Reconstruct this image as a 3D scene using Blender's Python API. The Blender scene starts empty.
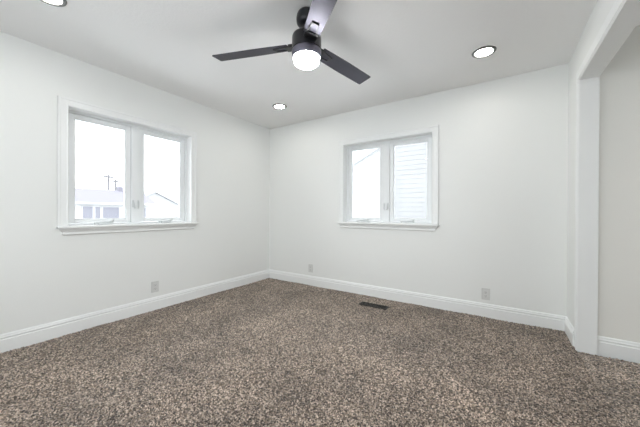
import bpy, bmesh, math, random
import numpy as np
from mathutils import Vector, Matrix

PI = math.pi
scene = bpy.context.scene
COL = scene.collection
H = 2.44            # ceiling height
W = 3.697           # room width (x), back wall is y = 0, left wall is x = 0
YF = -4.60          # wall behind the camera
JY = -0.43          # jamb of the cased opening
XH = 3.808          # far face of the right wall
XE_ = 6.4          # end of the adjoining room
HZ = 2.115          # underside of the opening's header

# ------------------------------------------------------------------ camera
cam_data = bpy.data.cameras.new('camera')
cam = bpy.data.objects.new('camera', cam_data)
COL.objects.link(cam)
yaw, pitch, roll = 0.5798, -0.0041, 0.0040
f0 = Vector((-math.sin(yaw), math.cos(yaw), 0)); r0 = Vector((math.cos(yaw), math.sin(yaw), 0)); u0 = Vector((0, 0, 1))
f1 = math.cos(pitch) * f0 + math.sin(pitch) * u0
u1 = math.cos(pitch) * u0 - math.sin(pitch) * f0
r2 = math.cos(roll) * r0 + math.sin(roll) * u1
u2 = math.cos(roll) * u1 - math.sin(roll) * r0
m = Matrix((r2, u2, -f1)).transposed().to_4x4()
m.translation = Vector((3.1869, -3.3461, 1.0734))
cam.matrix_world = m
cam_data.sensor_width = 36.0
cam_data.sensor_fit = 'HORIZONTAL'
cam_data.lens = 275.88 * 36.0 / 640.0
cam_data.clip_start = 0.02
cam_data.clip_end = 500
scene.camera = cam

# ------------------------------------------------------------------ world, light, exposure
SKY = 4.2           # overcast sky radiance
CAN = 60.0          # recessed downlight lens
GLOBE = 90.0        # fan light
world = bpy.data.worlds.new('overcast_sky')
scene.world = world
world.use_nodes = True
bg = world.node_tree.nodes['Background']
bg.inputs['Color'].default_value = (0.93, 0.965, 1.0, 1)
bg.inputs['Strength'].default_value = SKY
scene.view_settings.view_transform = 'Standard'
scene.view_settings.look = 'None'
scene.view_settings.gamma = 1.0
scene.view_settings.use_curve_mapping = False
scene.view_settings.exposure = 0.46
scene.cycles.max_bounces = 12
scene.cycles.diffuse_bounces = 8
scene.cycles.transparent_max_bounces = 16
scene.cycles.sample_clamp_indirect = 8.0
scene.cycles.use_denoising = True


def portal(loc, rot, sx, sy):
    d = bpy.data.lights.new('window_portal', 'AREA')
    d.shape = 'RECTANGLE'; d.size = sx; d.size_y = sy
    d.cycles.is_portal = True
    o = bpy.data.objects.new('window_portal', d)
    o.location = loc; o.rotation_euler = rot
    COL.objects.link(o)


portal((-0.19, -1.9535, 1.47), (0, -PI / 2, 0), 1.06, 1.15)
portal((1.9525, 0.19, 1.47), (-PI / 2, 0, 0), 1.15, 1.06)
portal((XE_ + 0.13, -1.75, 1.42), (0, PI / 2, 0), 1.25, 1.5)
portal((1.85, YF - 0.17, 1.45), (PI / 2, 0, 0), 2.4, 1.5)


# ------------------------------------------------------------------ materials
def mat(name, col, rough=0.5, metal=0.0, spec=0.5, emit=None, strength=0.0):
    m_ = bpy.data.materials.new(name); m_.use_nodes = True
    b = m_.node_tree.nodes['Principled BSDF']
    b.inputs['Base Color'].default_value = (*col, 1)
    b.inputs['Roughness'].default_value = rough
    b.inputs['Metallic'].default_value = metal
    b.inputs['Specular IOR Level'].default_value = spec
    if emit:
        b.inputs['Emission Color'].default_value = (*emit, 1)
        b.inputs['Emission Strength'].default_value = strength
    return m_


def bump(m_, scale, dist, strength=1.0, detail=3.0, kind='NOISE'):
    nt = m_.node_tree; b = nt.nodes['Principled BSDF']
    tc = nt.nodes.new('ShaderNodeTexCoord')
    if kind == 'NOISE':
        t = nt.nodes.new('ShaderNodeTexNoise'); t.inputs['Scale'].default_value = scale; t.inputs['Detail'].default_value = detail
        out = t.outputs['Fac']
    else:
        t = nt.nodes.new('ShaderNodeTexVoronoi'); t.inputs['Scale'].default_value = scale
        out = t.outputs['Distance']
    nt.links.new(tc.outputs['Object'], t.inputs['Vector'])
    bp = nt.nodes.new('ShaderNodeBump'); bp.inputs['Strength'].default_value = strength; bp.inputs['Distance'].default_value = dist
    nt.links.new(out, bp.inputs['Height'])
    nt.links.new(bp.outputs['Normal'], b.inputs['Normal'])
    return m_


M = {}
M['wall'] = bump(mat('wall_paint', (0.825, 0.835, 0.82), 0.5, spec=0.5), 140, 0.0012, 0.35)
M['hall_wall'] = bump(mat('hall_wall_paint', (0.80, 0.79, 0.75), 0.65, spec=0.3), 140, 0.0012, 0.35)
M['ceiling'] = bump(mat('ceiling_paint', (0.88, 0.88, 0.878), 0.85, spec=0.2), 60, 0.003, 0.45, 4.0)
M['trim'] = mat('white_trim_paint', (0.85, 0.86, 0.855), 0.32)
M['vinyl'] = mat('white_window_vinyl', (0.84, 0.86, 0.87), 0.35)
M['plate'] = mat('outlet_plastic', (0.66, 0.665, 0.65), 0.35)
M['slot'] = mat('dark_slot', (0.04, 0.04, 0.04), 0.6)
M['screw'] = mat('steel_screw', (0.6, 0.6, 0.6), 0.3, 1.0)
M['crank'] = mat('window_hardware_white', (0.78, 0.80, 0.80), 0.3)
M['lever'] = mat('lock_lever_grey', (0.62, 0.64, 0.65), 0.35)
M['fan'] = mat('fan_black_metal', (0.011, 0.011, 0.015), 0.28, spec=0.5)
M['fan_band'] = mat('fan_band_glow_tint', (0.20, 0.19, 0.245), 0.30, 0.7)  # band base lightened to paint in the globe's reflected glow
M['bracket'] = mat('fan_bracket_black', (0.012, 0.012, 0.014), 0.45)
M['blade'] = mat('fan_blade_charcoal', (0.060, 0.058, 0.073), 0.45, 0.75, spec=0.5)
M['globe'] = mat('opal_glass_lit', (0.9, 0.9, 0.9), 0.3, emit=(0.97, 0.98, 1.0), strength=GLOBE)
M['ring'] = mat('globe_ring_chrome', (0.75, 0.75, 0.80), 0.25, 1.0)
M['lens'] = mat('downlight_lens_lit', (0.9, 0.9, 0.9), 0.4, emit=(1.0, 0.98, 0.93), strength=CAN)
M['can_ring'] = mat('downlight_ring_grey', (0.20, 0.20, 0.195), 0.45, 0.2)
M['register'] = mat('register_dark_bronze', (0.020, 0.018, 0.017), 0.45, 0.3)
M['register_hole'] = mat('register_throat', (0.008, 0.008, 0.008), 0.8)
M['slab'] = mat('subfloor', (0.25, 0.22, 0.19), 0.9)
# outdoors
M['siding'] = mat('white_vinyl_siding', (0.238, 0.238, 0.241), 0.6)
M['ext_white'] = mat('exterior_white_paint', (0.36, 0.36, 0.36), 0.6)
M['ext_roof'] = bump(mat('exterior_shingle', (0.158, 0.152, 0.178), 0.9), 8, 0.02, 0.5)
M['ext_glass'] = mat('exterior_window_glass', (0.146, 0.146, 0.170), 0.3)
M['pole'] = mat('weathered_pole_wood', (0.115, 0.113, 0.118), 0.9)
M['ground'] = bump(mat('bounce_ground', (0.78, 0.79, 0.80), 0.95), 0.6, 0.05, 0.5)  # albedo raised so the ground bounces extra light up to the ceiling
M['far'] = mat('far_house_wall', (0.258, 0.258, 0.262), 0.8)
M['far_roof'] = mat('far_house_roof', (0.40, 0.402, 0.408), 0.8)
M['bark'] = mat('pale_bark', (0.25, 0.25, 0.255), 0.9)


def glass_mat():
    m_ = bpy.data.materials.new('window_glass'); m_.use_nodes = True
    nt = m_.node_tree; nt.nodes.clear()
    out = nt.nodes.new('ShaderNodeOutputMaterial')
    tr = nt.nodes.new('ShaderNodeBsdfTransparent'); tr.inputs['Color'].default_value = (0.96, 0.97, 0.97, 1)
    gl = nt.nodes.new('ShaderNodeBsdfGlossy'); gl.inputs['Roughness'].default_value = 0.02
    fr = nt.nodes.new('ShaderNodeFresnel'); fr.inputs['IOR'].default_value = 1.16
    mx = nt.nodes.new('ShaderNodeMixShader')
    nt.links.new(fr.outputs[0], mx.inputs[0]); nt.links.new(tr.outputs[0], mx.inputs[1]); nt.links.new(gl.outputs[0], mx.inputs[2])
    nt.links.new(mx.outputs[0], out.inputs[0])
    return m_


M['glass'] = glass_mat()


def carpet_mat():
    m_ = mat('speckled_brown_carpet', (0.2, 0.17, 0.15), 0.55, spec=0.42)
    nt = m_.node_tree; b = nt.nodes['Principled BSDF']
    b.inputs['Sheen Weight'].default_value = 0.25
    b.inputs['Sheen Roughness'].default_value = 0.5
    tc = nt.nodes.new('ShaderNodeTexCoord')
    wob = nt.nodes.new('ShaderNodeTexNoise'); wob.inputs['Scale'].default_value = 90
    vm = nt.nodes.new('ShaderNodeVectorMath'); vm.operation = 'SCALE'; vm.inputs['Scale'].default_value = 0.012
    va = nt.nodes.new('ShaderNodeVectorMath'); va.operation = 'ADD'
    nt.links.new(tc.outputs['Object'], wob.inputs['Vector'])
    nt.links.new(wob.outputs['Color'], vm.inputs[0])
    nt.links.new(tc.outputs['Object'], va.inputs[0]); nt.links.new(vm.outputs[0], va.inputs[1])
    v = nt.nodes.new('ShaderNodeTexVoronoi'); v.inputs['Scale'].default_value = 145
    nt.links.new(va.outputs[0], v.inputs['Vector'])
    sep = nt.nodes.new('ShaderNodeSeparateColor')
    nt.links.new(v.outputs['Color'], sep.inputs[0])
    cr = nt.nodes.new('ShaderNodeValToRGB')
    e = cr.color_ramp.elements
    e[0].position = 0.0; e[0].color = (0.018, 0.012, 0.009, 1)
    e[1].position = 1.0; e[1].color = (0.78, 0.64, 0.53, 1)
    for pos, c in ((0.25, (0.060, 0.042, 0.029)), (0.5, (0.180, 0.136, 0.101)), (0.75, (0.41, 0.322, 0.252))):
        n_ = e.new(pos); n_.color = (*c, 1)
    nt.links.new(sep.outputs[0], cr.inputs['Fac'])
    # worn and brushed pile; offset also paints in a brighter left, dimmer right
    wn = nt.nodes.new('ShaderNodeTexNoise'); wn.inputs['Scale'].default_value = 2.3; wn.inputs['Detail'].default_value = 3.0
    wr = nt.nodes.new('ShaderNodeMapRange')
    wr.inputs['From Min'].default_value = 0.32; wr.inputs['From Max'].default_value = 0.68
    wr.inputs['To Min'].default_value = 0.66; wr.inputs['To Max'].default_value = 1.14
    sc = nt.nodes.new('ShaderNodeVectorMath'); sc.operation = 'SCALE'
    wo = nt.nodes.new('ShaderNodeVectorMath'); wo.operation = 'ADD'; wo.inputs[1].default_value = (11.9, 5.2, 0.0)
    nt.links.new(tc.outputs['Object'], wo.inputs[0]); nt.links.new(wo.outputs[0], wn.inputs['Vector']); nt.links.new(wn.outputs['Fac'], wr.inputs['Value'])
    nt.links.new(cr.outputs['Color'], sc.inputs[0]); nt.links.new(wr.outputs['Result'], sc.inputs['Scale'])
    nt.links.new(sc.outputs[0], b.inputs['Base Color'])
    return m_


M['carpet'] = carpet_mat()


# ------------------------------------------------------------------ helpers
def link(name, me, material=None, parent=None, smooth=False):
    o = bpy.data.objects.new(name, me)
    if material is not None and not me.materials:
        me.materials.append(material)
    COL.objects.link(o)
    if parent is not None:
        o.parent = parent
    if smooth:
        for p in me.polygons:
            p.use_smooth = True
    return o


def obj(name, bm, material, parent=None, smooth=False, angle=None):
    bmesh.ops.recalc_face_normals(bm, faces=bm.faces)
    me = bpy.data.meshes.new(name)
    bm.to_mesh(me); bm.free()
    o = link(name, me, material, parent, smooth)
    if angle:
        for p in me.polygons:
            p.use_smooth = True
        me.set_sharp_from_angle(angle=math.radians(angle))
    return o


def tag(o, label=None, cat=None, group=None, kind=None):
    if label: o['label'] = label
    if cat: o['category'] = cat
    if group: o['group'] = group
    if kind: o['kind'] = kind
    return o


def empty(name, loc=(0, 0, 0), rz=0.0):
    o = bpy.data.objects.new(name, None)
    o.empty_display_size = 0.1
    o.location = loc; o.rotation_euler = (0, 0, rz)
    COL.objects.link(o)
    return o


def box(bm, x0, x1, y0, y1, z0, z1, bev=0.0, seg=2):
    before = set(bm.verts)
    mtx = Matrix.Translation(((x0 + x1) / 2, (y0 + y1) / 2, (z0 + z1) / 2)) @ Matrix.Diagonal((abs(x1 - x0), abs(y1 - y0), abs(z1 - z0), 1))
    r = bmesh.ops.create_cube(bm, size=1.0, matrix=mtx)
    if bev > 0:
        es = set()
        for v in r['verts']:
            es.update(v.link_edges)
        bmesh.ops.bevel(bm, geom=list(es), offset=bev, segments=seg, affect='EDGES', profile=0.5)
    return [v for v in bm.verts if v not in before]


def xform(bm, verts, mtx):
    bmesh.ops.transform(bm, matrix=mtx, verts=verts)


def lathe(bm, prof, seg=48, cap=True, center=(0, 0, 0)):
    rings = []
    for r, z in prof:
        if r < 1e-6:
            rings.append([bm.verts.new((center[0], center[1], center[2] + z))])
        else:
            rings.append([bm.verts.new((center[0] + r * math.cos(2 * PI * k / seg), center[1] + r * math.sin(2 * PI * k / seg), center[2] + z)) for k in range(seg)])
    for a, b in zip(rings[:-1], rings[1:]):
        if len(a) == 1 and len(b) == 1:
            continue
        for k in range(seg):
            k2 = (k + 1) % seg
            if len(a) == 1:
                bm.faces.new((a[0], b[k], b[k2]))
            elif len(b) == 1:
                bm.faces.new((a[k], a[k2], b[0]))
            else:
                bm.faces.new((a[k], a[k2], b[k2], b[k]))
    if cap:
        for ring in (rings[0], rings[-1]):
            if len(ring) > 2:
                bm.faces.new(ring)


def tube(bm, pts, radii, seg=10):
    pts = [Vector(p) for p in pts]
    rings = []
    for i, p in enumerate(pts):
        d = (pts[min(i + 1, len(pts) - 1)] - pts[max(i - 1, 0)]).normalized()
        a = d.orthogonal().normalized() if i == 0 else (rings[-1][1] - d * rings[-1][1].dot(d)).normalized()
        b = d.cross(a)
        r = radii[i] if hasattr(radii, '__len__') else radii
        rings.append(([bm.verts.new(p + r * (math.cos(2 * PI * k / seg) * a + math.sin(2 * PI * k / seg) * b)) for k in range(seg)], a))
    for (A, _), (B, _) in zip(rings[:-1], rings[1:]):
        for k in range(seg):
            k2 = (k + 1) % seg
            bm.faces.new((A[k], A[k2], B[k2], B[k]))
    bm.faces.new(rings[0][0]); bm.faces.new(rings[-1][0])


def sweep(bm, prof, a, b, out, ma=0.0, mb=0.0):
    """profile (depth, height) swept a->b; out = horizontal unit vector the depth goes along; ma/mb = mitre slope at the ends"""
    a = Vector(a); b = Vector(b); out = Vector(out); d = (b - a).normalized()
    A = [bm.verts.new(a + out * q + Vector((0, 0, h)) + d * (q * ma)) for q, h in prof]
    B = [bm.verts.new(b + out * q + Vector((0, 0, h)) - d * (q * mb)) for q, h in prof]
    n = len(prof)
    for k in range(n):
        k2 = (k + 1) % n
        bm.faces.new((A[k], A[k2], B[k2], B[k]))
    bm.faces.new(A); bm.faces.new(B)


def prism(bm, poly, y0, y1):
    """polygon in xz extruded along y"""
    A = [bm.verts.new((x, y0, z)) for x, z in poly]
    B = [bm.verts.new((x, y1, z)) for x, z in poly]
    n = len(poly)
    for k in range(n):
        k2 = (k + 1) % n
        bm.faces.new((A[k], A[k2], B[k2], B[k]))
    bm.faces.new(A); bm.faces.new(B)


def copy_tree(o, parent=None):
    c = o.copy(); COL.objects.link(c)
    if parent is not None:
        c.parent = parent
    for ch in list(o.children):
        copy_tree(ch, c)
    return c


# ------------------------------------------------------------------ room shell
WT = 0.20
OU = 1.147 / 2 + 0.012     # half width of the rough opening
OZ0, OZ1 = 0.925, 2.007
CL, CB = -1.9535, 1.9525   # window centres on the left and back walls

XE = XE_                   # end of the adjoining room
bm = bmesh.new(); box(bm, -WT, XE + 0.12, YF - WT, WT, -0.16, -0.030)
tag(obj('floor', bm, M['slab']), 'subfloor under the brown carpet', 'floor', kind='structure')

bm = bmesh.new(); box(bm, -WT, XE + 0.12, YF - WT, WT, H, H + 0.12)
tag(obj('ceiling', bm, M['ceiling']), 'flat white textured ceiling', 'ceiling', kind='structure')

bm = bmesh.new()
box(bm, -WT, 0, YF - WT, CL - OU, -0.03, H); box(bm, -WT, 0, CL + OU, WT, -0.03, H)
box(bm, -WT, 0, CL - OU, CL + OU, -0.03, OZ0); box(bm, -WT, 0, CL - OU, CL + OU, OZ1, H)
tag(obj('wall_left', bm, M['wall']), 'white wall on the left with the wider view window', 'wall', kind='structure')

bm = bmesh.new()
box(bm, 0, CB - OU, 0, WT, -0.03, H); box(bm, CB + OU, W + 0.06, 0, WT, -0.03, H)
box(bm, CB - OU, CB + OU, 0, WT, -0.03, OZ0); box(bm, CB - OU, CB + OU, 0, WT, OZ1, H)
tag(obj('wall_back', bm, M['wall']), 'white back wall with a smaller looking window', 'wall', kind='structure')

OY = -2.62                 # other end of the cased opening
LT = 0.018                 # lining board
bm = bmesh.new()
box(bm, W, XH - 0.003, JY + LT, 0, -0.03, H)
box(bm, W, XH - 0.003, YF, OY - LT, -0.03, H)
box(bm, W, XH - 0.003, OY - LT, JY + LT, HZ + LT, H)
tag(obj('wall_right', bm, M['wall']), 'white right wall with a wide cased opening', 'wall', kind='structure')

bm = bmesh.new()
box(bm, 0, 0.65, YF - WT, YF, -0.03, H); box(bm, 3.05, XE + 0.12, YF - WT, YF, -0.03, H)
box(bm, 0.65, 3.05, YF - WT, YF, -0.03, 0.70); box(bm, 0.65, 3.05, YF - WT, YF, 2.20, H)
tag(obj('wall_front', bm, M['wall']), 'white wall behind the camera', 'wall', kind='structure')

HY = -0.392
bm = bmesh.new(); box(bm, XH - 0.003, XE, HY, 0.0, -0.03, H)
tag(obj('wall_adjoining_back', bm, M['hall_wall']), 'off-white wall of the adjoining room seen through the opening', 'wall', kind='structure')
bm = bmesh.new()
box(bm, XE, XE + 0.12, YF, -2.5, -0.03, H); box(bm, XE, XE + 0.12, -1.0, 0.0, -0.03, H)
box(bm, XE, XE + 0.12, -2.5, -1.0, -0.03, 0.8); box(bm, XE, XE + 0.12, -2.5, -1.0, 2.05, H)
tag(obj('wall_adjoining_right', bm, M['hall_wall']), 'off-white far side wall of the adjoining room', 'wall', kind='structure')

# baseboards ---------------------------------------------------------
BB = [(0, -0.018), (0.016, -0.018), (0.016, 0.088), (0.0100, 0.0935), (0.0100, 0.0995), (0.0150, 0.1035), (0.0150, 0.110),
      (0.0105, 0.114), (0.0095, 0.122), (0.0065, 0.129), (0.0, 0.132)]


def baseboard(name, a, b, out, ma, mb, label):
    bm = bmesh.new(); sweep(bm, BB, a, b, out, ma, mb)
    return tag(obj(name, bm, M['trim']), label, 'baseboard', kind='structure')


CASW = 0.085               # casing width of the opening
baseboard('baseboard_left', (0, YF, 0), (0, 0, 0), (1, 0, 0), 0, 1, 'white moulded baseboard along the left wall')
baseboard('baseboard_back', (0, 0, 0), (W, 0, 0), (0, -1, 0), 1, 1, 'white moulded baseboard along the back wall')
baseboard('baseboard_right', (W, JY + CASW, 0), (W, 0, 0), (-1, 0, 0), 0, 1, 'short white baseboard on the stub of right wall')
baseboard('baseboard_adjoining', (XH, HY, 0), (XE, HY, 0), (0, -1, 0), 0, 0, 'white moulded baseboard in the adjoining room')

# cased opening ------------------------------------------------------
t = tag(empty('trim_1', (0, 0, 0)), 'white casing and lining of the wide opening at right', 'trim', kind='structure')
bm = bmesh.new()
box(bm, W - 0.002, XH + 0.002, JY, JY + LT, -0.018, HZ + LT)
obj('jamb_lining', bm, M['trim'], t)
bm = bmesh.new()
box(bm, W - 0.002, XH + 0.002, OY - LT, OY, -0.018, HZ + LT)
obj('jamb_lining', bm, M['trim'], t)
bm = bmesh.new(); box(bm, W - 0.002, XH + 0.002, OY, JY, HZ, HZ + LT)
obj('head_lining', bm, M['trim'], t)


def opening_casing(x, s, y0, y1):
    """flat casing with a bead, on the wall face x, sticking out to s"""
    rv = 0.006
    bm = bmesh.new(); box(bm, x, x + s * 0.006, JY + rv, y1, -0.018, HZ + rv + CASW, 0.002)
    box(bm, x, x + s * 0.010, JY + rv + 0.008, JY + rv + 0.020, -0.018, HZ + rv + 0.020, 0.002)
    obj('side_casing', bm, M['trim'], t)
    bm = bmesh.new(); box(bm, x, x + s * 0.006, y0, OY - rv, -0.018, HZ + rv + CASW, 0.002)
    obj('side_casing', bm, M['trim'], t)
    bm = bmesh.new(); box(bm, x, x + s * 0.0058, OY - rv, JY + rv, HZ + rv, HZ + rv + CASW, 0.002)
    box(bm, x, x + s * 0.0098, OY - rv, JY + rv + 0.008, HZ + rv + 0.008, HZ + rv + 0.020, 0.002)
    obj('head_casing', bm, M['trim'], t)


opening_casing(W, -1, OY - CASW, JY + CASW)

# windows ------------------------------------------------------------
HW = 1.147 / 2             # half clear width between the jamb linings
Z0, Z1 = 0.945, 1.995      # stool top, head lining underside
APR = [(0.026, 0.925), (0.025, 0.911), (0.019, 0.900), (0.014, 0.892), (0.0125, 0.886), (0.0125, 0.880), (0.0155, 0.877), (0.0155, 0.870), (0.008, 0.862)]


def window(name, loc, rz, label):
    t = tag(empty(name, loc, rz), label, 'window', kind='structure')
    # jamb lining
    bm = bmesh.new()
    box(bm, -HW - 0.012, -HW, 0, 0.19, Z0, Z1 + 0.012); box(bm, HW, HW + 0.012, 0, 0.19, Z0, Z1 + 0.012)
    box(bm, -HW, HW, 0, 0.19, Z1, Z1 + 0.012)
    obj('jamb_lining', bm, M['trim'], t)
    # casing: a flat field with a raised outer back band and a small inner bead
    cw = 0.072
    for s in (-1, 1):
        bm = bmesh.new()
        box(bm, s * (HW - 0.0), s * (HW + cw), -0.0105, 0, Z0, Z1 + cw, 0.002)
        box(bm, s * (HW + cw - 0.018), s * (HW + cw), -0.0145, 0, Z0, Z1 + cw, 0.004)
        box(bm, s * (HW + 0.003), s * (HW + 0.013), -0.0155, 0, Z0, Z1 + 0.013, 0.003)
        obj('side_casing', bm, M['trim'], t)
    bm = bmesh.new()
    box(bm, -HW, HW, -0.0103, 0, Z1, Z1 + cw, 0.002)
    box(bm, -HW - cw + 0.017, HW + cw - 0.017, -0.0143, 0, Z1 + cw - 0.018, Z1 + cw, 0.004)
    box(bm, -HW - 0.003, HW + 0.003, -0.0152, 0, Z1 + 0.003, Z1 + 0.013, 0.003)
    obj('head_casing', bm, M['trim'], t)
    # stool
    bm = bmesh.new()
    box(bm, -HW - cw - 0.008, HW + cw + 0.008, -0.052, 0, 0.925, Z0, 0.005, 3)
    box(bm, -HW - 0.010, HW + 0.010, -0.01, 0.19, 0.926, Z0)
    obj('stool', bm, M['trim'], t)
    # apron: moulding with returned ends
    bm = bmesh.new()
    rings = []
    for q, h in APR:
        w = HW + cw - 0.026 + 1.6 * (q - 0.026) + 0.016
        rings.append([bm.verts.new(v) for v in ((-w, 0, h), (-w, -q, h), (w, -q, h), (w, 0, h))])
    for A, B in zip(rings[:-1], rings[1:]):
        for k in range(3):
            bm.faces.new((A[k], A[k + 1], B[k + 1], B[k]))
        bm.faces.new((A[3], A[0], B[0], B[3]))
    bm.faces.new(rings[0]); bm.faces.new(rings[-1])
    obj('apron', bm, M['trim'], t)
    # fixed vinyl frame and mullion
    fw = 0.020
    bm = bmesh.new()
    d0, d1 = 0.092, 0.185
    box(bm, -HW, -HW + fw, d0, d1, Z0, Z1, 0.003); box(bm, HW - fw, HW, d0, d1, Z0, Z1, 0.003)
    box(bm, -HW + fw, HW - fw, d0, d1, Z1 - fw, Z1, 0.003); box(bm, -HW + fw, HW - fw, d0 - 0.012, d1, Z0, Z0 + 0.018, 0.003)
    obj('window_frame', bm, M['vinyl'], t)
    bm = bmesh.new()
    box(bm, -0.042, 0.042, d0 - 0.002, d1, Z0 + 0.018, Z1 - fw, 0.003)
    obj('mullion', bm, M['vinyl'], t)
    # two casement sashes
    for s in (-1, 1):
        a, b = (0.0445, HW - fw - 0.0025)
        g0, g1 = 0.0875, HW - 0.070
        z0, z1 = Z0 + 0.0205, Z1 - fw - 0.0025
        gz0, gz1 = 0.998, 1.931
        e0, e1 = 0.100, 0.150
        bm = bmesh.new()
        box(bm, s * a, s * g0, e0, e1, z0, z1, 0.003); box(bm, s * g1, s * b, e0, e1, z0, z1, 0.003)
        box(bm, s * g0, s * g1, e0 + 0.0003, e1, z0, gz0, 0.003); box(bm, s * g0, s * g1, e0 + 0.0003, e1, gz1, z1, 0.003)
        # glazing bead
        bd = 0.008
        box(bm, s * g0, s * (g0 + bd), 0.108, 0.135, gz0, gz1, 0.003); box(bm, s * (g1 - bd), s * g1, 0.108, 0.135, gz0, gz1, 0.003)
        box(bm, s * (g0 + bd), s * (g1 - bd), 0.108, 0.135, gz0, gz0 + bd, 0.003); box(bm, s * (g0 + bd), s * (g1 - bd), 0.108, 0.135, gz1 - bd, gz1, 0.003)
        sash = obj('sash', bm, M['vinyl'], t)
        bm = bmesh.new(); box(bm, s * (g0 + 0.002), s * (g1 - 0.002), 0.119, 0.123, gz0 + 0.002, gz1 - 0.002)
        obj('glass_pane', bm, M['glass'], sash)
        # lock lever on the meeting stile
        bm = bmesh.new()
        c = s * 0.026
        box(bm, c - 0.008, c + 0.008, d0 - 0.009, d0 - 0.0015, 1.120, 1.195, 0.003)
        v = box(bm, c - 0.006, c + 0.006, d0 - 0.020, d0 - 0.010, 1.105, 1.180, 0.004)
        xform(bm, v, Matrix.Translation((c, d0 - 0.012, 1.175)) @ Matrix.Rotation(s * 0.14, 4, 'Y') @ Matrix.Rotation(-0.12, 4, 'X') @ Matrix.Translation((-c, -d0 + 0.012, -1.175)))
        obj('lock_lever', bm, M['lever'], t)
        # folding crank operator on the bottom rail
        g = s * (g0 + g1) / 2 + 0.015
        bm = bmesh.new()
        box(bm, g - 0.060, g + 0.060, 0.050, 0.0785, Z0 + 0.0005, Z0 + 0.030, 0.008, 3)
        op = obj('crank_operator', bm, M['crank'], t)
        bm = bmesh.new()
        tube(bm, [(g - 0.098, 0.034, Z0 + 0.020), (g - 0.05, 0.031, Z0 + 0.024), (g + 0.02, 0.031, Z0 + 0.030), (g + 0.058, 0.036, Z0 + 0.040)], [0.006, 0.0075, 0.008, 0.011])
        tube(bm, [(g + 0.040, 0.062, Z0 + 0.026), (g + 0.054, 0.040, Z0 + 0.042)], 0.010)
        tube(bm, [(g - 0.094, 0.034, Z0 + 0.020), (g - 0.094, 0.016, Z0 + 0.015)], [0.008, 0.010])
        obj('crank_handle', bm, M['lever'], op, smooth=True)  # handle colour greyed to stand in for its shadow line
    return t


window('window_1', (0, CL, 0), PI / 2, 'white double casement window in the left wall, house and poles outside')
window('window_2', (CB, 0, 0), 0.0, 'white double casement window in the back wall, siding outside')

t = tag(empty('fill_window_3', (1.85, YF, 0), PI), 'added wide fill window behind the camera, unseen', 'window', kind='structure')  # added out of view as a big soft source for even fill
bm = bmesh.new()
for x0, x1, z0, z1 in ((-1.2, -1.14, 0.70, 2.20), (1.14, 1.2, 0.70, 2.20), (-0.03, 0.03, 0.76, 2.14), (-1.14, 1.14, 0.70, 0.76), (-1.14, 1.14, 2.14, 2.20)):
    box(bm, x0, x1, 0.05, 0.13, z0, z1, 0.004)
obj('window_frame', bm, M['vinyl'], t)
for s in (-1, 1):
    bm = bmesh.new(); box(bm, s * 0.03, s * 1.14, 0.085, 0.090, 0.76, 2.14)
    obj('glass_pane', bm, M['glass'], t)

t = tag(empty('fill_window_4', (XE, -1.75, 0), -PI / 2), 'added fill window of the adjoining room, out of view to the right', 'window', kind='structure')  # added to bring more light into the adjoining room
bm = bmesh.new()
for x0, x1, z0, z1 in ((-0.75, -0.69, 0.80, 2.05), (0.69, 0.75, 0.80, 2.05), (-0.03, 0.03, 0.86, 1.99), (-0.69, 0.69, 0.80, 0.86), (-0.69, 0.69, 1.99, 2.05)):
    box(bm, x0, x1, 0.03, 0.10, z0, z1, 0.004)
obj('window_frame', bm, M['vinyl'], t)
for s in (-1, 1):
    bm = bmesh.new(); box(bm, s * 0.03, s * 0.69, 0.060, 0.065, 0.86, 1.99)
    obj('glass_pane', bm, M['glass'], t)

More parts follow.
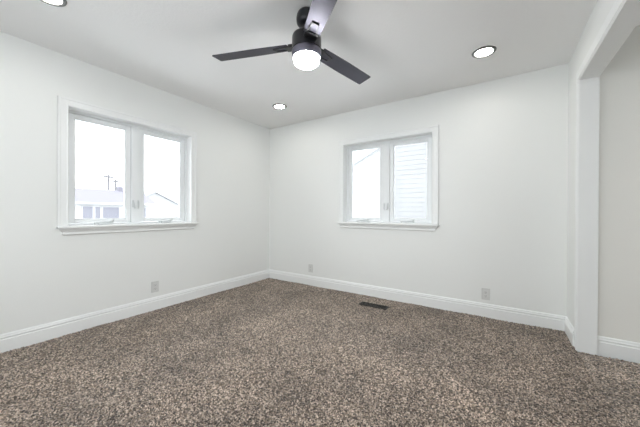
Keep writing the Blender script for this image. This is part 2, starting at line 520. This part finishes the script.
# ------------------------------------------------------------------ carpet: a field of cut-pile tufts
def carpet(name, x0, x1, y0, y1, step, seed):
    rng = np.random.default_rng(seed)
    nx = int(round((x1 - x0) / step)) + 1; ny = int(round((y1 - y0) / step)) + 1
    X, Y = np.meshgrid(np.linspace(x0, x1, nx), np.linspace(y0, y1, ny))
    cell = 0.0085
    cx = int((x1 - x0) / cell) + 5; cy = int((y1 - y0) / cell) + 5
    px = rng.random((cy, cx)); py = rng.random((cy, cx)); hh = rng.random((cy, cx))
    u = (X - x0) / cell + 2; v = (Y - y0) / cell + 2
    iu = np.floor(u).astype(int); iv = np.floor(v).astype(int)
    d1 = np.full(X.shape, 9.0); hb = np.zeros(X.shape)
    for di in (-1, 0, 1):
        for dj in (-1, 0, 1):
            a = iv + dj; b = iu + di
            d = np.hypot(b + px[a, b] - u, a + py[a, b] - v)
            mk = d < d1
            d1 = np.where(mk, d, d1); hb = np.where(mk, hh[a, b], hb)
    Z = -0.018 + 0.018 * np.clip(1.0 - (d1 / 0.95) ** 2, 0, 1) * (0.55 + 0.45 * hb)
    # soft unevenness of the pile (footprints, vacuum strokes)
    lo = rng.random((14, 14)) * 2 * PI
    for k in range(10):
        a = rng.random() * 2 * PI; w = 5 + 9 * rng.random()
        Z += 0.0007 * np.sin(w * (np.cos(a) * X + np.sin(a) * Y) + lo[k, 0])
    edge = np.minimum.reduce([X - x0, x1 - X, Y - y0, y1 - Y])
    jx = (rng.random(X.shape) - 0.5) * step * 0.6; jy = (rng.random(X.shape) - 0.5) * step * 0.6
    jx[edge < 1e-6] = 0; jy[edge < 1e-6] = 0
    co = np.stack([X + jx, Y + jy, Z], -1).reshape(-1, 3).astype(np.float32)
    idx = np.arange(nx * ny).reshape(ny, nx)
    q = np.stack([idx[:-1, :-1], idx[:-1, 1:], idx[1:, 1:], idx[1:, :-1]], -1).reshape(-1, 4)
    me = bpy.data.meshes.new(name)
    me.vertices.add(len(co)); me.vertices.foreach_set('co', co.ravel())
    me.loops.add(q.size); me.loops.foreach_set('vertex_index', q.ravel().astype(np.int32))
    me.polygons.add(len(q)); me.polygons.foreach_set('loop_start', (np.arange(len(q)) * 4).astype(np.int32))
    me.polygons.foreach_set('loop_total', np.full(len(q), 4, dtype=np.int32))
    me.polygons.foreach_set('use_smooth', np.ones(len(q), dtype=bool))
    me.update(calc_edges=True); me.validate()
    return link(name, me, M['carpet'])


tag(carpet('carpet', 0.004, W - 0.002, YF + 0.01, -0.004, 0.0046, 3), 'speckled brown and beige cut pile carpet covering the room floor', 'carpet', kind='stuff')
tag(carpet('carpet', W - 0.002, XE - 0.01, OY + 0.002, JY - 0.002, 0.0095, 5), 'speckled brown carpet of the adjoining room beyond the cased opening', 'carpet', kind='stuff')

# ------------------------------------------------------------------ ceiling fan
FX, FY = 2.0726, -1.8198
fan = tag(empty('ceiling_fan', (FX, FY, H)), 'dark three blade ceiling fan with a lit drum light, centre of the ceiling', 'ceiling fan')
bm = bmesh.new()
lathe(bm, [(0, 0), (0.050, 0), (0.060, -0.010), (0.069, -0.030), (0.071, -0.055), (0.068, -0.078), (0.058, -0.092), (0.036, -0.099), (0, -0.100)])
obj('canopy', bm, M['fan'], fan, angle=40)
bm = bmesh.new(); lathe(bm, [(0.0125, -0.098), (0.0125, -0.172)], 24)
obj('downrod', bm, M['fan'], fan, angle=40)
bm = bmesh.new(); lathe(bm, [(0, -0.136), (0.026, -0.136), (0.030, -0.142), (0.030, -0.160), (0, -0.160)], 32)
obj('rod_collar', bm, M['fan'], fan, angle=40)
bm = bmesh.new()
lathe(bm, [(0, -0.158), (0.060, -0.158), (0.086, -0.161), (0.096, -0.168), (0.0995, -0.180), (0.0995, -0.263), (0.096, -0.2645), (0.096, -0.268), (0, -0.268)], 64)
obj('motor_housing', bm, M['fan'], fan, angle=40)
bm = bmesh.new()
lathe(bm, [(0, -0.268), (0.0985, -0.268), (0.1005, -0.2705), (0.1005, -0.303), (0.099, -0.308), (0.094, -0.310), (0, -0.310)], 64)
obj('light_kit', bm, M['fan_band'], fan, angle=40)
bm = bmesh.new()
lathe(bm, [(0.092, -0.3102), (0.0965, -0.3115), (0.0965, -0.315), (0.092, -0.317), (0.088, -0.317), (0.088, -0.3102)], 64, cap=False)
obj('trim_ring', bm, M['ring'], fan, smooth=True)
bm = bmesh.new()
lathe(bm, [(0, -0.312), (0.083, -0.312), (0.0855, -0.321), (0.0855, -0.338), (0.083, -0.347), (0.076, -0.354), (0.058, -0.358), (0.030, -0.360), (0, -0.3605)], 64)
obj('light_shade', bm, M['globe'], fan, smooth=True)

BL0, BL1, BW = 0.128, 0.690, 0.0605


def blade_mesh():
    bm = bmesh.new()
    n = 12
    top, bot = [], []
    out = []
    xs = [BL0 + (BL1 - BL0) * k / n for k in range(n + 1)]
    for x in xs: out.append((x, -(0.052 + (BW - 0.052) * min(1, (x - BL0) / 0.25))))
    out.append((BL1 + 0.006, -BW + 0.006)); out.append((BL1 + 0.006, BW - 0.006))
    for x in reversed(xs): out.append((x, 0.052 + (BW - 0.052) * min(1, (x - BL0) / 0.25)))
    A = [bm.verts.new((x, y, 0.003)) for x, y in out]
    B = [bm.verts.new((x, y, -0.003)) for x, y in out]
    for k in range(len(out)):
        k2 = (k + 1) % len(out)
        bm.faces.new((A[k], A[k2], B[k2], B[k]))
    bm.faces.new(A); bm.faces.new(list(reversed(B)))
    return bm


def bracket_mesh():
    """cast iron blade holder: two converging arms, a tongue slot and a cross bar under the blade"""
    bm = bmesh.new()
    zb = -0.0032
    for s in (-1, 1):
        v = box(bm, 0.0, 0.118, -0.0055, 0.0055, zb - 0.007, zb, 0.002)
        xform(bm, v, Matrix.Translation((0.112, s * 0.036, 0)) @ Matrix.Rotation(-s * 0.15, 4, 'Z'))
    box(bm, 0.222, 0.238, -0.024, 0.024, zb - 0.008, zb, 0.002)
    box(bm, 0.090, 0.150, -0.044, 0.044, zb - 0.009, zb, 0.003)
    box(bm, 0.092, 0.126, -0.03, 0.03, zb, 0.012, 0.003)
    return bm


first = None
for k, a in enumerate((-160.5, 79.5, -40.5)):
    if first is None:
        b = obj('blade', blade_mesh(), M['blade'], fan)
        br = obj('blade_bracket', bracket_mesh(), M['bracket'], b)
        first = b
    else:
        b = copy_tree(first, fan)
    b.matrix_local = Matrix.Translation((0, 0, -0.2265)) @ Matrix.Rotation(math.radians(a), 4, 'Z') @ Matrix.Rotation(math.radians(-12), 4, 'X')

# ------------------------------------------------------------------ recessed downlights
def downlight():
    t = empty('recessed_downlight', (0, 0, H))
    bm = bmesh.new()
    lathe(bm, [(0.066, -0.002), (0.068, -0.0085), (0.076, -0.010), (0.089, -0.005), (0.091, 0.0), (0.066, 0.0), (0.066, -0.002)], 48, cap=False)
    obj('trim_ring', bm, M['can_ring'], t, smooth=True)
    bm = bmesh.new()
    lathe(bm, [(0, -0.0005), (0.0658, -0.0005), (0.0658, -0.0025), (0.05, -0.0035), (0, -0.004)], 48)
    obj('lens', bm, M['lens'], t, smooth=True)
    return t


d0 = downlight()
for k, (x, y, lab) in enumerate((
        (0.79, -0.65, 'lit round recessed downlight near the corner where the left and back walls meet'),
        (3.06, -0.625, 'lit round recessed downlight right of the fan, near the opening'),
        (0.778, -2.827, 'lit round recessed downlight at the top left edge, above the left wall window'),
        (3.06, -2.80, 'lit round recessed downlight behind the camera position'),
        (4.75, -1.50, 'added unseen downlight brightening the adjoining room'))):  # the adjoining room's lamp is added, out of frame, to light it
    o = d0 if k == 0 else copy_tree(d0)
    o.location = (x, y, H)
    tag(o, lab, 'ceiling light', 'recessed downlights')

# ------------------------------------------------------------------ outlets
def outlet():
    t = empty('wall_outlet')
    bm = bmesh.new(); box(bm, -0.039, 0.039, -0.006, 0, -0.060, 0.060, 0.003, 3)
    obj('cover_plate', bm, M['plate'], t)
    for s in (-1, 1):
        bm = bmesh.new(); zc = s * 0.0195
        box(bm, -0.0165, 0.0165, -0.0085, -0.0055, zc - 0.014, zc + 0.014, 0.0013)
        rec = obj('receptacle', bm, M['plate'], t)
        bm = bmesh.new()
        box(bm, -0.0075, -0.0055, -0.0088, -0.0070, zc - 0.003, zc + 0.007)
        box(bm, 0.0055, 0.0075, -0.0088, -0.0070, zc - 0.002, zc + 0.006)
        box(bm, -0.0025, 0.0025, -0.0088, -0.0070, zc - 0.0105, zc - 0.006)
        obj('slots', bm, M['slot'], rec)
    bm = bmesh.new(); box(bm, -0.0028, 0.0028, -0.0075, -0.0055, -0.0028, 0.0028, 0.001)
    obj('screw', bm, M['screw'], t)
    return t


o0 = outlet()
for k, (loc, rz, lab) in enumerate((
        ((0, -1.797, 0.247), PI / 2, 'white duplex outlet low on the left wall below the window'),
        ((0.836, 0, 0.245), 0, 'white duplex outlet low on the back wall nearest the room corner'),
        ((3.062, 0, 0.232), 0, 'white duplex outlet low on the back wall near the cased opening'))):
    o = o0 if k == 0 else copy_tree(o0)
    o.location = loc; o.rotation_euler = (0, 0, rz)
    tag(o, lab, 'outlet', 'wall outlets')

# ------------------------------------------------------------------ floor register
t = tag(empty('floor_register', (1.965, -0.345, 0)), 'dark bronze louvred floor register set in the carpet by the back wall', 'floor vent')
bm = bmesh.new()
L, D = 0.166, 0.054
for x0, x1, y0, y1 in ((-L, -L + 0.018, -D, D), (L - 0.018, L, -D, D), (-L + 0.018, L - 0.018, -D, -D + 0.016), (-L + 0.018, L - 0.018, D - 0.016, D)):
    box(bm, x0, x1, y0, y1, -0.004, 0.006, 0.002)
fr = obj('frame', bm, M['register'], t)
bm = bmesh.new(); box(bm, -L + 0.01, L - 0.01, -D + 0.01, D - 0.01, -0.005, -0.001)
obj('throat', bm, M['register_hole'], t)
for k in range(13):
    bm = bmesh.new(); x = -L + 0.030 + k * (2 * L - 0.060) / 12
    v = box(bm, -0.0012, 0.0012, -D + 0.014, D - 0.014, -0.005, 0.005)
    xform(bm, v, Matrix.Translation((x, 0, 0.0005)) @ Matrix.Rotation(0.5, 4, 'Y'))
    obj('louver', bm, M['register'], t)
bm = bmesh.new(); box(bm, L - 0.06, L - 0.05, -0.004, 0.004, 0.002, 0.010, 0.001)
obj('damper_lever', bm, M['register'], t)

# ------------------------------------------------------------------ outdoors
GZ = -0.60
bm = bmesh.new(); box(bm, -140, 60, -60, 140, GZ - 0.5, GZ)
tag(obj('ground', bm, M['ground']), 'pale ground outside the windows', 'ground', kind='structure')


def wbox(bm, x0, x1, y0, y1, z0, z1): box(bm, x0, x1, y0, y1, z0, z1)


# low house to the west, its long side parallel to the left wall
t = tag(empty('neighbor_house', (-29.0, 2.0, GZ)), 'low white house with a lavender grey roof outside the left wall window', 'house')
bm = bmesh.new(); box(bm, -6, 0, -10, 10.0, 0, 2.45)
obj('wall', bm, M['ext_white'], t)
bm = bmesh.new()
A = [(0.35, 2.42), (0.35, 2.52), (-3.0, 4.02), (-6.35, 2.52), (-6.35, 2.42), (-3.0, 3.90)]
prism(bm, A, -10.4, 10.3)
obj('roof', bm, M['ext_roof'], t)
bm = bmesh.new(); box(bm, 0.36, 0.42, -10.4, 10.3, 2.36, 2.53)
obj('gutter', bm, M['ext_white'], t)
bm = bmesh.new(); box(bm, -3.3, -2.7, 7.85, 8.25, 3.4, 4.40)
obj('chimney', bm, M['ext_roof'], t)
for y0, y1, z0, z1 in ((4.86, 5.25, 0.9, 2.1), (5.46, 6.81, 0.9, 2.1), (3.92, 4.66, 0.2, 2.15), (8.2, 9.3, 0.9, 2.1), (-3.2, -1.6, 0.9, 2.1), (-7.2, -5.6, 0.9, 2.1)):
    bm = bmesh.new()
    w = 0.07
    for a in ((y0 - w, y0, z0 - w, z1 + w), (y1, y1 + w, z0 - w, z1 + w), (y0, y1, z0 - w, z0), (y0, y1, z1, z1 + w)):
        box(bm, -0.02, 0.06, a[0], a[1], a[2], a[3])
    f_ = obj('window', bm, M['ext_white'], t)
    bm = bmesh.new(); box(bm, -0.02, 0.03, y0, y1, z0, z1)
    obj('pane', bm, M['ext_glass'], f_)

# utility poles behind it
for k, (x, y, h, lab) in enumerate(((-68, 21.6, 9.1, 'taller left utility pole with crossarm behind the low house'), (-72, 24.4, 8.6, 'shorter right utility pole with crossarm behind the low house'))):
    t = tag(empty('utility_pole', (x, y, GZ), 0.35), lab, 'utility pole', 'utility poles outside')
    bm = bmesh.new(); tube(bm, [(0, 0, -0.3), (0, 0, h * 0.5), (0, 0, h + 0.6)], [0.27, 0.24, 0.21], 12)
    obj('pole', bm, M['pole'], t, smooth=True)
    bm = bmesh.new(); box(bm, -0.16, 0.16, -1.1, 1.1, h - 0.10, h + 0.25, 0.03)
    ca = obj('crossarm', bm, M['pole'], t)
    for y_ in (-0.95, -0.45, 0.45, 0.95):
        bm = bmesh.new(); lathe(bm, [(0, h + 0.24), (0.05, h + 0.24), (0.07, h + 0.32), (0.05, h + 0.42), (0, h + 0.44)], 10)
        xform(bm, bm.verts[:], Matrix.Translation((0, y_, 0)))
        obj('insulator', bm, M['pole'], ca, smooth=True)

# distant gabled house and a bare tree, right pane of the left window
t = tag(empty('neighbor_house', (-46, 20.5, GZ)), 'very faint distant gabled house seen in the right pane of the left window', 'house')
bm = bmesh.new(); prism(bm, [(-4.2, 0), (4.2, 0), (4.2, 2.9), (0, 4.9), (-4.2, 2.9)], 0, 9)
xform(bm, bm.verts[:], Matrix.Rotation(PI / 2, 4, 'Z'))
obj('wall', bm, M['far'], t)
bm = bmesh.new(); prism(bm, [(-4.7, 2.75), (0, 5.0), (4.7, 2.75), (4.7, 2.95), (0, 5.22), (-4.7, 2.95)], -0.4, 9.4)
xform(bm, bm.verts[:], Matrix.Rotation(PI / 2, 4, 'Z'))
obj('roof', bm, M['far_roof'], t)
for y_ in (-2.2, 1.6):
    bm = bmesh.new(); box(bm, -0.02, 0.05, y_, y_ + 1.2, 1.0, 2.4)
    obj('window', bm, M['far_roof'], t)

random.seed(4)
t = tag(empty('bare_tree', (-62, 29.6, GZ)), 'faint bare tree behind the distant gabled house', 'tree')
bm = bmesh.new()


def branch(p, d, l, r, n):
    q = p + d * l
    tube(bm, [p, (p + q) / 2 + Vector((random.uniform(-.1, .1), random.uniform(-.1, .1), 0)) * l, q], [r, r * 0.8, r * 0.6], 6)
    if n == 0:
        return
    for k in range(3):
        e = (d + Vector((random.uniform(-.8, .8), random.uniform(-.8, .8), random.uniform(-.1, .5)))).normalized()
        branch(q, e, l * random.uniform(0.6, 0.8), r * 0.55, n - 1)


branch(Vector((0, 0, 0)), Vector((0, 0, 1)), 2.3, 0.25, 4)
obj('trunk', bm, M['bark'], t)

# sided house to the north, right pane of the back window
t = tag(empty('neighbor_house', (0.52, 4.0, GZ)), 'pale house with horizontal lap siding close outside the back window', 'house')
bm = bmesh.new()
n = 36; ex = 0.122
poly = [(0.0, 0.0)]
for k in range(n):
    poly.append((-0.009, k * ex)); poly.append((0.0, (k + 1) * ex))
poly.append((6.0, n * ex)); poly.append((6.0, 0.0))
bm2 = bmesh.new(); prism(bm2, [(y, z) for y, z in poly[1:]], 0, 9.0)
xform(bm2, bm2.verts[:], Matrix(((0, 1, 0, 0), (1, 0, 0, 0), (0, 0, 1, 0), (0, 0, 0, 1))))
bm.free()
obj('wall', bm2, M['siding'], t)
bm = bmesh.new(); box(bm, -0.03, 0.09, -0.035, 0.09, 0, n * ex)
obj('corner_board', bm, M['ext_white'], t)
bm = bmesh.new(); prism(bm, [(-0.5, 4.36), (3.0, 6.1), (6.5, 4.36), (6.5, 4.49), (3.0, 6.3), (-0.5, 4.49)], -0.4, 9.4)
xform(bm, bm.verts[:], Matrix(((0, 1, 0, 0), (1, 0, 0, 0), (0, 0, 1, 0), (0, 0, 0, 1))))
obj('roof', bm, M['ext_roof'], t)

# taller gabled house further north-west, left pane of the back window
t = tag(empty('neighbor_house', (-3.6, 16.0, GZ)), 'faint tall gabled house in the left pane of the back window', 'house')
bm = bmesh.new(); prism(bm, [(-3.0, 0), (4.4, 0), (4.4, 5.2), (0.7, 7.0), (-3.0, 5.2)], 0, 9)
obj('wall', bm, M['ext_white'], t)
bm = bmesh.new(); prism(bm, [(-3.4, 5.0), (0.7, 7.0), (4.8, 5.0), (4.8, 5.2), (0.7, 7.22), (-3.4, 5.2)], -0.35, 9.3)
obj('roof', bm, M['far_roof'], t)
